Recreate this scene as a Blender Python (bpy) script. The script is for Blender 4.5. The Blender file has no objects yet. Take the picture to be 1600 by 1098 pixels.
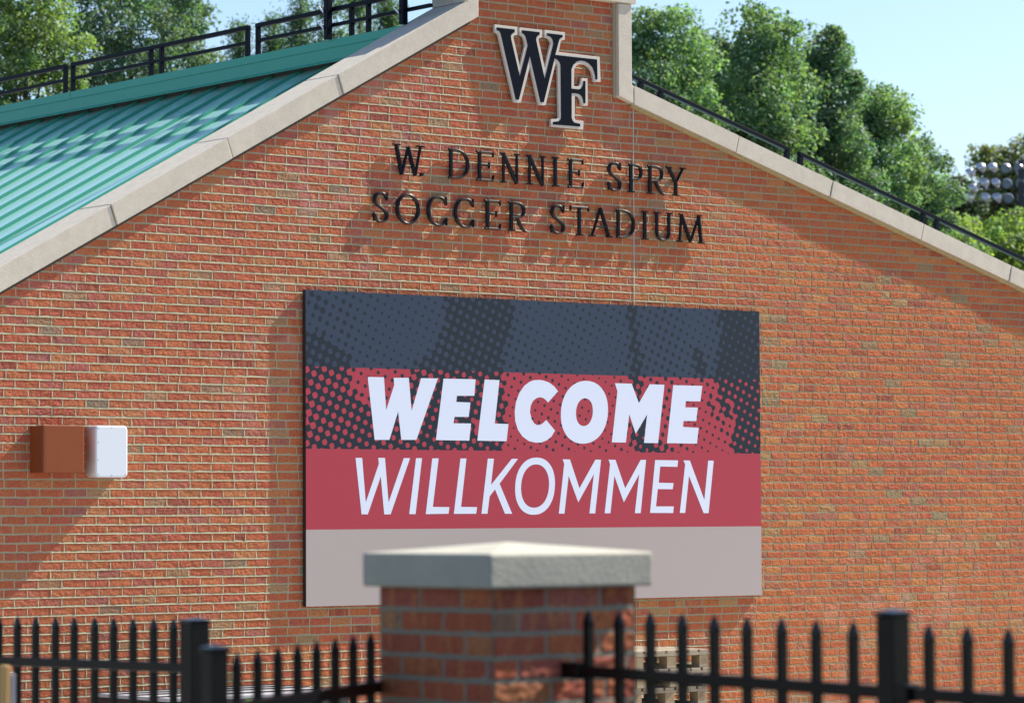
import bpy, bmesh, math, random
import numpy as np
from mathutils import Vector, Matrix
from mathutils.geometry import tessellate_polygon
scene = bpy.context.scene
COL = scene.collection
rad = math.radians
GZ = -.30                                  # ground level (the eye is 1.95 m above it)

# ------------------------------------------------------------------ camera
IW, IH, FPX = 1600, 1098, 5136.2
YAW, PITCH, ROLL = rad(38.774), rad(2.9005), rad(-.2944)
DW = 21.2                                  # camera to gable wall plane (y = 0)
CAM = np.array([0.0, -DW, 1.65])
_f = np.array([math.sin(YAW)*math.cos(PITCH), math.cos(YAW)*math.cos(PITCH), math.sin(PITCH)])
_r = np.array([math.cos(YAW), -math.sin(YAW), 0.0]); _u = np.cross(_r, _f)
CR = _r*math.cos(ROLL) + _u*math.sin(ROLL)
CU = -_r*math.sin(ROLL) + _u*math.cos(ROLL)
CF = _f
def ray(px, py): return CF*FPX + CR*(px-IW/2) + CU*(IH/2-py)
def at(px, py, Z): return CAM + ray(px, py)/FPX*Z          # measured point at distance Z
def on_y(px, py, y=0.0):
    d = ray(px, py); return CAM + d*((y+DW)/d[1])
def on_x(px, py, x):
    d = ray(px, py); return CAM + d*(x/d[0])
def pj(P):
    d = np.asarray(P, float) - CAM; z = d@CF
    return IW/2 + FPX*(d@CR)/z, IH/2 - FPX*(d@CU)/z
cd = bpy.data.cameras.new('camera'); cam = bpy.data.objects.new('camera', cd); COL.objects.link(cam)
cam.matrix_world = Matrix([[CR[0], CU[0], -CF[0], CAM[0]], [CR[1], CU[1], -CF[1], CAM[1]], [CR[2], CU[2], -CF[2], CAM[2]], [0, 0, 0, 1]])
cd.sensor_width = 36; cd.lens = FPX/IW*36; cd.clip_start = .5; cd.clip_end = 5000
cd.dof.use_dof = True; cd.dof.focus_distance = 27.2; cd.dof.aperture_fstop = 4.4; cd.dof.aperture_blades = 0
scene.camera = cam

# ------------------------------------------------------------------ light
SUNV = Vector((1.0, -.150, .985)).normalized()
w = bpy.data.worlds.new('World'); scene.world = w; w.use_nodes = True
nt = w.node_tree; bg = nt.nodes['Background']
sky = nt.nodes.new('ShaderNodeTexSky'); sky.sky_type = 'NISHITA'; sky.sun_disc = False
sky.sun_elevation = math.asin(SUNV.z); sky.sun_rotation = math.atan2(SUNV.x, SUNV.y)
sky.air_density = 1.0; sky.dust_density = 1.0; sky.ozone_density = 3.6
nt.links.new(sky.outputs[0], bg.inputs[0]); bg.inputs[1].default_value = .086
sl = bpy.data.lights.new('sun', 'SUN'); sl.energy = 5.0; sl.angle = rad(.53); sl.color = (1, .93, .82)
sun = bpy.data.objects.new('sun', sl); COL.objects.link(sun); sun.location = (30, -10, 30)
sun.rotation_euler = SUNV.to_track_quat('Z', 'Y').to_euler()
scene.view_settings.view_transform = 'Standard'; scene.view_settings.look = 'None'
scene.view_settings.exposure = 1.15; scene.view_settings.gamma = 1
scene.cycles.max_bounces = 6; scene.cycles.transparent_max_bounces = 8

# ------------------------------------------------------------------ materials
def mat(name, col, rough=.6, metal=0, spec=.5, noise=None, bump=None, coat=0, attr=None, ior=1.5, coat_rough=.03, coat_ior=1.5):
    m = bpy.data.materials.new(name); m.use_nodes = True; n = m.node_tree; b = n.nodes['Principled BSDF']
    b.inputs['Base Color'].default_value = (*col, 1); b.inputs['Roughness'].default_value = rough
    b.inputs['Metallic'].default_value = metal; b.inputs['Specular IOR Level'].default_value = spec
    b.inputs['Coat Weight'].default_value = coat; b.inputs['IOR'].default_value = ior
    b.inputs['Coat Roughness'].default_value = coat_rough; b.inputs['Coat IOR'].default_value = coat_ior
    tc = n.nodes.new('ShaderNodeTexCoord')
    if noise:
        sc, amt, c2 = noise[:3]
        t = n.nodes.new('ShaderNodeTexNoise'); t.inputs['Scale'].default_value = sc; t.inputs['Detail'].default_value = 8
        t.inputs['Roughness'].default_value = .65
        n.links.new(tc.outputs['Object'], t.inputs['Vector'])
        r = n.nodes.new('ShaderNodeMapRange'); r.inputs[1].default_value = .35; r.inputs[2].default_value = .7; r.inputs[4].default_value = amt
        n.links.new(t.outputs['Fac'], r.inputs[0])
        mx = n.nodes.new('ShaderNodeMix'); mx.data_type = 'RGBA'; mx.inputs[6].default_value = (*col, 1); mx.inputs[7].default_value = (*c2, 1)
        n.links.new(r.outputs[0], mx.inputs[0]); n.links.new(mx.outputs[2], b.inputs['Base Color'])
    if bump:
        t = n.nodes.new('ShaderNodeTexNoise'); t.inputs['Scale'].default_value = bump[0]; t.inputs['Detail'].default_value = 6
        n.links.new(tc.outputs['Object'], t.inputs['Vector'])
        bp = n.nodes.new('ShaderNodeBump'); bp.inputs['Strength'].default_value = 1; bp.inputs['Distance'].default_value = bump[1]
        n.links.new(t.outputs['Fac'], bp.inputs['Height']); n.links.new(bp.outputs[0], b.inputs['Normal'])
    return m
def brick_mat(name, m1=(.37, .355, .24), m2=(.23, .225, .15), dark=1.0):
    m = bpy.data.materials.new(name); m.use_nodes = True; n = m.node_tree; L = n.links; b = n.nodes['Principled BSDF']
    b.inputs['Roughness'].default_value = .85; b.inputs['Specular IOR Level'].default_value = .3
    tc = n.nodes.new('ShaderNodeTexCoord')
    a = n.nodes.new('ShaderNodeAttribute'); a.attribute_name = 'brick'
    def noise(scale, det=5, vec=None):
        t = n.nodes.new('ShaderNodeTexNoise'); t.inputs['Scale'].default_value = scale; t.inputs['Detail'].default_value = det
        L.new(vec or tc.outputs['Object'], t.inputs['Vector']); return t
    def rng(src, a0, a1, b0, b1):
        r = n.nodes.new('ShaderNodeMapRange'); r.inputs[1].default_value = a0; r.inputs[2].default_value = a1
        r.inputs[3].default_value = b0; r.inputs[4].default_value = b1; L.new(src, r.inputs[0]); return r.outputs[0]
    def mix(f, c1, c2, mode='MIX'):
        x = n.nodes.new('ShaderNodeMix'); x.data_type = 'RGBA'; x.blend_type = mode
        if isinstance(f, float): x.inputs[0].default_value = f
        else: L.new(f, x.inputs[0])
        for i, c in ((6, c1), (7, c2)):
            if isinstance(c, tuple): x.inputs[i].default_value = (*c, 1)
            else: L.new(c, x.inputs[i])
        return x.outputs[2]
    mp = n.nodes.new('ShaderNodeMapping'); mp.inputs['Scale'].default_value = (26, 26, 7); L.new(tc.outputs['Object'], mp.inputs['Vector'])
    n1 = noise(1.0, 3, mp.outputs[0])
    c = mix(rng(n1.outputs['Fac'], .50, .64, 0, .62), a.outputs['Color'], (.45, .18, .055))     # ochre bands across the bricks
    n2 = noise(60, 6); c = mix(rng(n2.outputs['Fac'], .5, .72, 0, .75), c, (.12, .032, .022))     # dark fired specks, deepened to stand for shade in the pores
    n3 = noise(3.2, 5); nL = noise(.42, 2); k_ = n.nodes.new('ShaderNodeMath'); k_.operation = 'MULTIPLY'; L.new(rng(n3.outputs['Fac'], .50, .68, 0, .60), k_.inputs[0]); L.new(rng(nL.outputs['Fac'], .52, .66, .06, 1), k_.inputs[1]); c = mix(k_.outputs[0], c, (.50, .29, .25))    # pale bloom patches
    n4 = noise(.55, 3); c = mix(rng(n4.outputs['Fac'], .38, .62, 0, .38), c, (.37, .105, .034))
    n5 = noise(140, 4)
    mo = mix(rng(n5.outputs['Fac'], .3, .7, 0, .7), m1, m2)
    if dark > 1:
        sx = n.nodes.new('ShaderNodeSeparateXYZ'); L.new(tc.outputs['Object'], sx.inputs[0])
        mo = mix(rng(sx.outputs[0], 1.2, 3.8, 0, .62), mo, (.19, .145, .08))  # browner mortar towards the right, darkened further to imitate shade in the joints
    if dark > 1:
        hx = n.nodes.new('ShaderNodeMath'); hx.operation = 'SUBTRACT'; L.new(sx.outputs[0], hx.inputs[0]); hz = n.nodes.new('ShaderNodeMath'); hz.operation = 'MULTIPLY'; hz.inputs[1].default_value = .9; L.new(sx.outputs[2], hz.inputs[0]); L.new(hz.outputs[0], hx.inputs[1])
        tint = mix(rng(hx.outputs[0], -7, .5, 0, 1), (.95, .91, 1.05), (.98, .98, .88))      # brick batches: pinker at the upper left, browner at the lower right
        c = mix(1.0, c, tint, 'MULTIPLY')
    c = mix(a.outputs['Alpha'], mo, c)
    L.new(c, b.inputs['Base Color'])
    nb = noise(120, 7); bp = n.nodes.new('ShaderNodeBump'); bp.inputs['Distance'].default_value = .0022; bp.inputs['Strength'].default_value = 1.0
    L.new(nb.outputs['Fac'], bp.inputs['Height']); L.new(bp.outputs[0], b.inputs['Normal'])
    return m
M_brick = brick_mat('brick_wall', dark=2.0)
M_brick2 = brick_mat('pillar_brick', (.22, .23, .18), (.15, .16, .125))
M_stone = mat('cast_stone', (.55, .50, .42), .9, noise=(10, .7, (.43, .39, .33)), bump=(150, .003))
M_stone2 = mat('pillar_cap_stone', (.38, .365, .30), .9, noise=(9, .6, (.28, .28, .24)), bump=(90, .0025))
M_mortar = mat('joint_mortar', (.25, .22, .16), .9)
M_caulk = mat('joint_caulk', (.40, .40, .38), .6)
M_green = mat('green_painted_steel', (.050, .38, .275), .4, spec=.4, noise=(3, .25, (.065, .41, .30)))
M_roof = mat('green_pans_sky_glare', (.42, .74, .65), .4, spec=.5, noise=(2.5, .4, (.34, .67, .57)), coat=1, coat_rough=.13, coat_ior=2.1)  # pans share the ribs' paint; sky glare is lightened into this colour
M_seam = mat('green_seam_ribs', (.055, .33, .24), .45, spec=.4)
M_black = mat('black_enamel', (.0035, .005, .006), .2, spec=.5, ior=1.3)
M_rail = mat('black_railing_paint', (.004, .006, .012), .4, spec=.4, ior=1.2)
M_letter = mat('black_cast_metal', (.004, .005, .010), .25, spec=.5, ior=1.35)
M_logo = mat('logo_black', (.0035, .006, .013), .5, spec=.4, ior=1.15)
M_cream = mat('logo_cream', (.52, .48, .43), .6)
M_ground = mat('ground_asphalt', (.075, .072, .068), .9, noise=(1.5, .6, (.05, .05, .048)), bump=(40, .004))
M_steel = mat('galvanised_steel', (.6, .6, .62), .3, metal=1)
M_bark = mat('bark', (.10, .075, .05), .95, bump=(20, .02))

# ------------------------------------------------------------------ helpers
def tag(o, label=None, cat=None, group=None, kind=None):
    if label: o['label'] = label
    if cat: o['category'] = cat
    if group: o['group'] = group
    if kind: o['kind'] = kind
    return o
def thing(name, label, cat, loc=(0, 0, 0), group=None):
    o = bpy.data.objects.new(name, None); COL.objects.link(o); o.location = loc; o.empty_display_size = .2
    return tag(o, label, cat, group)
class MB:
    """collects shapes in world coordinates, links them as one mesh"""
    def __init__(s): s.v = []; s.f = []; s.m = []
    def add(s, vs, fs, mi=0):
        k = len(s.v); s.v += [tuple(map(float, p)) for p in vs]; s.f += [tuple(i+k for i in q) for q in fs]; s.m += [mi]*len(fs); return s
    def box(s, x0, x1, y0, y1, z0, z1, mi=0):
        v = [(x0,y0,z0),(x1,y0,z0),(x1,y1,z0),(x0,y1,z0),(x0,y0,z1),(x1,y0,z1),(x1,y1,z1),(x0,y1,z1)]
        return s.add(v, [(0,3,2,1),(4,5,6,7),(0,1,5,4),(1,2,6,5),(2,3,7,6),(3,0,4,7)], mi)
    def bar(s, a, b, w, h=None, up=(0, 0, 1), mi=0):
        """square bar from a to b"""
        h = h or w; a = Vector(a); b = Vector(b); d = (b-a).normalized(); u = Vector(up)
        if abs(d.dot(u)) > .98: u = Vector((0, 1, 0))
        r = d.cross(u).normalized()*w/2; u2 = r.cross(d).normalized()*h/2
        v = [a-r-u2, a+r-u2, a+r+u2, a-r+u2, b-r-u2, b+r-u2, b+r+u2, b-r+u2]
        return s.add(v, [(0,3,2,1),(4,5,6,7),(0,1,5,4),(1,2,6,5),(2,3,7,6),(3,0,4,7)], mi)
    def cyl(s, a, b, r0, r1=None, n=12, mi=0, cap=True):
        r1 = r0 if r1 is None else r1; a = Vector(a); b = Vector(b); d = (b-a).normalized()
        u = d.orthogonal().normalized(); w_ = d.cross(u)
        v = [a+(u*math.cos(t)+w_*math.sin(t))*r0 for t in [2*math.pi*i/n for i in range(n)]] + [b+(u*math.cos(t)+w_*math.sin(t))*r1 for t in [2*math.pi*i/n for i in range(n)]]
        f = [(i, (i+1) % n, n+(i+1) % n, n+i) for i in range(n)]
        if cap: f += [tuple(range(n-1, -1, -1)), tuple(range(n, 2*n))]
        return s.add(v, f, mi)
    def prism_y(s, pts, y0, y1, mi=0):
        """polygon in x,z extruded between y0 (front) and y1"""
        n = len(pts); tri = tessellate_polygon([[Vector((p[0], p[1], 0)) for p in pts]])
        area = sum(pts[i][0]*pts[(i+1) % n][1]-pts[(i+1) % n][0]*pts[i][1] for i in range(n))
        v = [(p[0], y0, p[1]) for p in pts] + [(p[0], y1, p[1]) for p in pts]
        def fix(t, sgn):
            a, b, c = [pts[i] for i in t]; cr = (b[0]-a[0])*(c[1]-a[1])-(b[1]-a[1])*(c[0]-a[0])
            return t if cr*sgn > 0 else (t[0], t[2], t[1])
        f = [fix(tuple(t), 1) for t in tri] + [tuple(i+n for i in fix(tuple(t), -1)) for t in tri]
        for i in range(n):
            j = (i+1) % n; q = (i, i+n, j+n, j); f.append(q if area > 0 else q[::-1])
        return s.add(v, f, mi)
    def build(s, name, m, parent=None, bevel=0, smooth=False, seg=2):
        me = bpy.data.meshes.new(name)
        off = Vector(parent_origin(parent)) if parent else Vector((0, 0, 0))
        if parent is None and s.v:
            xs = np.array(s.v); off = Vector(((xs[:, 0].min()+xs[:, 0].max())/2, (xs[:, 1].min()+xs[:, 1].max())/2, xs[:, 2].min()))
        me.from_pydata([(p[0]-off.x, p[1]-off.y, p[2]-off.z) for p in s.v], [], s.f); me.validate()
        for mm in (m if isinstance(m, (list, tuple)) else [m]): me.materials.append(mm)
        if len(s.m) == len(me.polygons): me.polygons.foreach_set('material_index', s.m)
        if smooth: me.polygons.foreach_set('use_smooth', [True]*len(me.polygons))
        o = bpy.data.objects.new(name, me); COL.objects.link(o)
        if parent: o.parent = parent
        else: o.location = off
        if bevel:
            md = o.modifiers.new('bevel', 'BEVEL'); md.width = bevel; md.segments = seg; md.limit_method = 'ANGLE'; md.angle_limit = rad(40)
        return o
def parent_origin(p):
    v = Vector(p.location)
    while p.parent: p = p.parent; v += Vector(p.location)
    return v

def vnoise(x, y, seed=0):
    """smooth value noise, numpy"""
    xi = np.floor(x).astype(np.int64); yi = np.floor(y).astype(np.int64); fx = x-xi; fy = y-yi
    fx = fx*fx*(3-2*fx); fy = fy*fy*(3-2*fy)
    def h(a, b):
        n = (a*374761393 + b*668265263 + seed*974711) & 0xffffffff
        n = ((n ^ (n >> 13))*1274126177) & 0xffffffff
        return ((n ^ (n >> 16)) & 0xffff)/65535.0
    return (h(xi, yi)*(1-fx)+h(xi+1, yi)*fx)*(1-fy)+(h(xi, yi+1)*(1-fx)+h(xi+1, yi+1)*fx)*fy
CH, BL, JW = .0672, .2035, .0140          # course height, brick pitch, joint width
PALETTE = [((.42, .108, .046), 34), ((.43, .132, .050), 26), ((.385, .092, .050), 20), ((.36, .104, .072), 10), ((.27, .068, .045), 3),
           ((.31, .110, .085), 4), ((.43, .18, .07), 8), ((.31, .21, .105), 3), ((.22, .18, .11), 1.4)]
PC = np.array([p[0] for p in PALETTE]); PW = np.array([p[1] for p in PALETTE]); PW = PW/PW.sum()
def brick_sheet(u0, u1, v0, v1, keep, seed, joint_u=None, lip=lambda u: np.ones_like(u), relief=1.0, roff=0.0):
    """heightfield of laid bricks over u,v ; returns verts(u,v,h), quads, rgba per vertex"""
    rs = np.random.RandomState(seed); V = []; Q = []; CA = []; base = 0
    rows_v = np.array([0, .0022, .0044, .0095, .0132, .0140, .0180, .0280, .0385, .0490, .0590, .0640, CH])
    n0 = int(round((v1-v0)/CH))
    for c in range(n0):
        vb = v0+c*CH; off = (0 if c % 2 else BL/2) + rs.uniform(-.006, .006)
        edges = [u0-BL*2+off]
        while edges[-1] < u1: edges.append(edges[-1]+BL*(1+rs.uniform(-.02, .02)) * (0.5 if rs.rand() < .012 else 1))
        drift = 0
        edges = np.array(edges); edges = edges[(edges > u0+.03) & (edges < u1-.03)]
        if joint_u is not None:
            edges = edges[np.abs(edges-joint_u) > .03]; edges = np.sort(np.append(edges, joint_u))
        edges = np.concatenate([[u0], edges, [u1]])
        us = []; kind = []; bid = []
        for k in range(len(edges)-1):
            a, b = edges[k], edges[k+1]; L = b-a
            loc = np.concatenate([[0, .0030, JW/2, JW/2+.0035], np.linspace(JW/2+.012, L-JW/2-.010, max(3, int(L/.016))), [L-JW/2-.003, L-JW/2, L-.003]])
            us.append(a+loc); bid += [k]*len(loc)
            kd = np.zeros(len(loc)); kd[0] = 1; kd[1] = 2; kd[-1] = 3; kd[2] = 4; kd[-2] = 5; kind.append(kd)
        us = np.concatenate(us+[[u1]]); bid.append(len(edges)-2); kind = np.concatenate(kind+[[1]]); bid = np.array(bid)
        nb = len(edges)-1
        col = PC[rs.choice(len(PC), nb, p=PW)]*rs.uniform(.90, 1.10, (nb, 1))
        prot = rs.normal(0, .00035, nb)*relief; tu = rs.normal(0, .0030, nb)*relief; tv = rs.normal(0, .008, nb)*relief
        bc = (edges[:-1]+edges[1:])/2
        U, VV = np.meshgrid(us, vb+rows_v); K = np.tile(kind, (len(rows_v), 1)); B = np.tile(bid, (len(rows_v), 1))
        R = np.tile(rows_v[:, None], (1, len(us)))
        lp = lip(U)
        hb = prot[B]+tu[B]*(U-bc[B])+tv[B]*(R-.0385)
        hb += ((vnoise(U*75, VV*85, seed+3)-.5)*.0036+(vnoise(U*22, VV*30, seed+4)-.5)*.0022)*relief
        hb -= ((R <= .0141) | (R >= .0640))*.0014*(.4+vnoise(U*80, VV*0+c*7.3, seed+9))
        wob = (vnoise(U*9, VV*0+c*3.7, seed+5)-.35)*.0022; wob2 = (vnoise(U*45, VV*0+c*1.7, seed+6)-.5)*.0007
        top = (.0017+wob+wob2)*lp - (1-lp)*.0022           # mortar lip sitting on the brick below
        nxt = (vnoise(U*9, VV*0+(c+1)*3.7, seed+5)-.35)*.0022; nxt2 = (vnoise(U*45, VV*0+(c+1)*1.7, seed+6)-.5)*.0007
        topn = (.0017+nxt+nxt2)*lp - (1-lp)*.0022
        rt = np.clip(R/.0042, 0, 1); hm = top*(1-rt) + (-.0010)*rt - .0003*np.clip((R-.0058)/.008, 0, 1)
        jr = (vnoise(B*1.37+.5, VV*0+c*2.1, seed+7)-.3)*.0022
        hj = np.where(K == 5, .0012+jr, np.where(K == 3, -.0002+jr*.5, np.where(K == 1, -.0008, np.where(K == 2, -.0010, -.0009))))
        hj = hj*lp + (1-lp)*(-.0026)
        mort = (R < .0130) | (R >= CH-1e-6); head = (K > 0)
        H = np.where(mort, np.where(R >= CH-1e-6, topn, hm), np.where(head, hj, hb))
        A = np.where(mort | ((K > 0) & (K < 4)), 0.0, 1.0)
        A = np.where((R > .013) & (R < .0141), A, A)
        inn = (R > .001) & (R < CH-.001)
        VV = VV + inn*((vnoise(U*38, VV*24, seed+21)-.5)*.0048 + (vnoise(U*11, VV*3+c, seed+23)-.5)*.0030)
        U = U + ((K > 1))*((vnoise(U*9+c*5.1, VV*60, seed+22)-.5)*.0030)
        m, n = U.shape
        V.append(np.stack([U.ravel(), VV.ravel(), H.ravel()], 1))
        cc = col[B.ravel()]; CA.append(np.concatenate([cc, A.ravel()[:, None]], 1))
        i, j = np.meshgrid(np.arange(m-1), np.arange(n-1), indexing='ij'); q = base+i*n+j
        q = np.stack([q, q+1, q+1+n, q+n], -1).reshape(-1, 4)
        cu = (U[:-1, :-1]+U[1:, 1:])/2; cv = (VV[:-1, :-1]+VV[1:, 1:])/2
        ok = keep(cu.ravel(), cv.ravel()); Q.append(q[ok]); base += m*n
    return np.concatenate(V), np.concatenate(Q), np.concatenate(CA)
def fast_mesh(name, verts, quads, m, parent=None, colors=None, cname='brick'):
    me = bpy.data.meshes.new(name)
    off = np.array(parent_origin(parent)) if parent else np.zeros(3)
    used = np.unique(quads); mp = np.full(len(verts), -1); mp[used] = np.arange(len(used)); verts = verts[used]; quads = mp[quads]
    me.vertices.add(len(verts)); me.vertices.foreach_set('co', (verts-off).astype(np.float32).ravel())
    k = quads.shape[1]
    me.loops.add(quads.size); me.loops.foreach_set('vertex_index', quads.astype(np.int32).ravel())
    me.polygons.add(len(quads)); me.polygons.foreach_set('loop_start', (np.arange(len(quads))*k).astype(np.int32))
    me.polygons.foreach_set('loop_total', np.full(len(quads), k, np.int32))
    if colors is not None:
        a = me.attributes.new(cname, 'FLOAT_COLOR', 'POINT'); a.data.foreach_set('color', colors[used].astype(np.float32).ravel())
    me.update(); me.validate(); me.materials.append(m)
    me.polygons.foreach_set('use_smooth', np.zeros(len(quads), bool))
    o = bpy.data.objects.new(name, me); COL.objects.link(o)
    if parent: o.parent = parent
    return o

# ------------------------------------------------------------------ ground
g = MB(); g.add([(-400, -60, GZ), (700, -60, GZ), (700, 900, GZ), (-400, 900, GZ)], [(0, 1, 2, 3)])
tag(g.build('ground', M_ground), kind='structure')
M_pave = mat('light_concrete_paving', (.50, .46, .40), .9, noise=(2.5, .6, (.42, .39, .34)), bump=(60, .002))
tag(MB().box(-6, 44, -10.5, -.03, GZ-.08, GZ+.004).build('pavement', M_pave), kind='structure')

# ------------------------------------------------------------------ building
XR0, XR1 = 16.656, 18.169                  # raised centre of the gable
def topL(x): return 5.180+.5465*(x-15.226)
def topR(x): return 5.339-.2845*(x-18.339)
TL, TR = .182, .160
XE, XW = 10.6, 26.0                        # eaves
OV, CB = -.052, .40                        # coping overhang and back face
ZT0, ZT1 = 6.035, 6.19
bld = thing('stadium_building', 'red brick gabled stadium building with stone coping and green metal roof', 'building', (17, 0, GZ))
def keepw(u, v):
    lim = np.where(u < XR0, topL(u)-TL+.10, np.where(u < 18.24, ZT0+.06, topR(u)-TR+.08))
    return v < lim
def lipf(u):
    t = np.clip((u-18.6)/1.6, 0, 1); return 1-.93*t*t*(3-2*t)
JX = 18.372
v, q, c = brick_sheet(XE, XW, -5*CH, 6.25, keepw, 11, joint_u=JX, lip=lipf)
W3 = np.stack([v[:, 0], -v[:, 2], v[:, 1]], 1)
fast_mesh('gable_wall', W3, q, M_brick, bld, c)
core = MB().prism_y([(XE, GZ), (XW, GZ), (XW, topR(XW)-TR), (18.25, topR(18.25)-TR), (18.25, ZT0), (16.6, ZT0), (16.6, topL(16.6)-TL), (XE, topL(XE)-TL)], .012, .36)
core.build('wall_core', M_mortar, bld)
def stone(pts, y0, y1, nm='coping_stone', m=M_stone, bev=.006):
    return MB().prism_y(pts, y0, y1).build(nm, m, bld, bevel=bev)
jl = [on_y(*p, OV)[0] for p in ((173, 319.5), (355, 215), (528, 117))]
sp = jl[1]-jl[0]; xs = [XE-.05, jl[0]-sp, jl[0], jl[1], jl[2], XR0]
if xs[1] < xs[0]+.1: xs.pop(1)
for i in range(len(xs)-1):
    a, b = xs[i]+.004, xs[i+1]-.004; j = .003*((i % 2)*2-1)
    a2 = a+.055 if i else a; b2 = b+.055 if i < len(xs)-2 else b     # joints square to the slope
    stone([(a, topL(a)), (a2, topL(a2)-TL) if i else (a, topL(a)-TL), (b2, topL(b2)-TL), (b, topL(b))], OV+j, CB)
jr = [on_y(*p, OV)[0] for p in ((1155, 215), (1302, 284), (1444, 351.5), (1581, 416))]
xs = [18.339]+jr+[jr[-1]+1.14, jr[-1]+2.28, XW+.05]
for i in range(len(xs)-1):
    a, b = xs[i]+.004, xs[i+1]-.004; j = .002*((i % 2)*2-1)
    a2 = a-.04 if i else a; b2 = b-.04 if i < len(xs)-2 else b
    stone([(a, topR(a)), (a2, topR(a2)-TR), (b2, topR(b2)-TR), (b, topR(b))], OV+j, CB)
# the upright stone at the step, mitred onto the slope
stone([(XR1, topR(18.165)-TR+.006), (18.331, topR(18.331)-TR), (18.331, topR(18.331)-.012), (18.317, topR(18.317)+.004), (18.317, ZT0-.004), (XR1, ZT0-.004)], OV-.004, CB)
stone([(16.51, topL(16.51)+.003), (XR0, topL(XR0)+.003), (XR0, ZT0-.004), (16.51, ZT0-.004)], OV, CB-.004)
stone([(16.47, ZT0), (18.36, ZT0), (18.36, ZT1), (16.47, ZT1)], OV-.02, CB+.02)
# tan mortar bedding under the right coping and at the upright
MB().prism_y([(18.33, topR(18.33)-TR-.028), (XW, topR(XW)-TR-.028), (XW, topR(XW)-TR-.001), (18.33, topR(18.33)-TR-.001)], -.030, .05).build('mortar_gap_strip', mat('bedding_tan', (.42, .32, .16), .9, noise=(30, .7, (.25, .19, .10))), bld)
MB().prism_y([(XE, topL(XE)-TL-.03), (16.6, topL(16.6)-TL-.03), (16.6, topL(16.6)-TL-.001), (XE, topL(XE)-TL-.001)], -.004, .05).build('mortar_gap_strip', mat('coping_gap_dark', (.06, .055, .045), .9), bld)  # near-black colour stands for the dark gap under the left coping
MB().prism_y([(18.145, topR(18.16)-TR), (18.166, topR(18.16)-TR-.01), (18.166, ZT0), (18.145, ZT0)], -.02, .05).build('mortar_gap_strip', mat('bedding_tan2', (.36, .31, .22), .9), bld)
# vertical movement joint
rs = random.Random(4); jb = MB()
zz = 3.46
while zz < topR(JX)-TR-.04:
    z2 = zz+.10; dx = rs.uniform(-.0012, .0012); jb.add([(JX-.0045+dx, -.0035, zz), (JX+.0045+dx, -.0035, zz), (JX+.0045+dx, -.0035, z2), (JX-.0045+dx, -.0035, z2)], [(0, 1, 2, 3)]); zz = z2
jb.build('movement_joint', M_caulk, bld)
# roof (left slope) : standing seam pans
RX, RZ, RS = 16.22, 5.470, .5465
def rz(x): return RZ+RS*(x-RX)
rf = MB(); y0, y1 = .30, 15.0; x0 = XE-.35
rf.add([(x0, y0, rz(x0)), (RX+.1, y0, rz(RX+.1)), (RX+.1, y1, rz(RX+.1)), (x0, y1, rz(x0)), (x0, y0, rz(x0)-.1), (RX+.1, y0, rz(RX+.1)-.1), (RX+.1, y1, rz(RX+.1)-.1), (x0, y1, rz(x0)-.1)],
       [(0, 1, 2, 3), (4, 7, 6, 5), (0, 4, 5, 1), (3, 2, 6, 7), (0, 3, 7, 4)])
yy = .63
while yy < y1:
    for (a, b, hh) in ((-.008, .008, .030),):
        rf.add([(x0, yy+a, rz(x0)+.001), (x0, yy+b, rz(x0)+.001), (RX+.05, yy+b, rz(RX+.05)+.001), (RX+.05, yy+a, rz(RX+.05)+.001),
                (x0, yy+a, rz(x0)+hh), (x0, yy+b, rz(x0)+hh), (RX+.05, yy+b, rz(RX+.05)+hh), (RX+.05, yy+a, rz(RX+.05)+hh)],
               [(4, 7, 6, 5), (0, 3, 7, 4), (1, 5, 6, 2), (0, 4, 5, 1)], 1)
    yy += .4375
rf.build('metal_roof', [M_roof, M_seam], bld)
fz = MB()
fl = lambda a, b: 0
ysm = [.405, 2.79, 5.69, 9.2, 12.1, 15.0]
for a, b in zip(ysm[:-1], ysm[1:]):
    fz.box(RX, RX+.06, a, b-.006, 5.652, 5.720)          # drip cap
fz.box(RX+.008, RX+.06, .405, 15, 5.548, 5.6515)
fz.add([(RX+.010, .405, 5.549), (RX-.055, .405, 5.520), (RX-.055, 15, 5.520), (RX+.010, 15, 5.549), (RX+.012, .405, 5.542), (RX-.053, .405, 5.513), (RX-.053, 15, 5.513), (RX+.012, 15, 5.542)],
       [(0, 3, 2, 1), (4, 5, 6, 7), (1, 2, 6, 5), (0, 1, 5, 4)])
fz.build('ridge_fascia', M_green, bld)
MB().box(RX+.06, 18.25, .42, 15, 3.2, 5.56).build('roof_deck', mat('deck_membrane', (.12, .12, .12), .8), bld)
MB().box(XE+.1, XE+.4, .36, 15, GZ, rz(XE)-.12).build('side_wall', mat('side_brick', (.38, .12, .07), .9), bld)
MB().box(XW-.4, XW-.1, .36, 15, GZ, 2.15).build('side_wall', mat('side_brick_right', (.38, .12, .07), .9), bld)
MB().box(XE+.1, XW-.1, 14.7, 15.0, GZ, 2.1).build('rear_wall', mat('rear_brick', (.38, .12, .07), .9), bld)
lo = MB(); lo.add([(18.26, .42, 4.45), (XW+.2, .42, 2.28), (XW+.2, 15, 2.28), (18.26, 15, 4.45)], [(0, 1, 2, 3)]); lo.add([(18.26, .42, 4.35), (XW+.2, .42, 2.18), (XW+.2, 15, 2.18), (18.26, 15, 4.35)], [(0, 3, 2, 1)])
lo.build('metal_roof', M_roof, bld)

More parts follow.
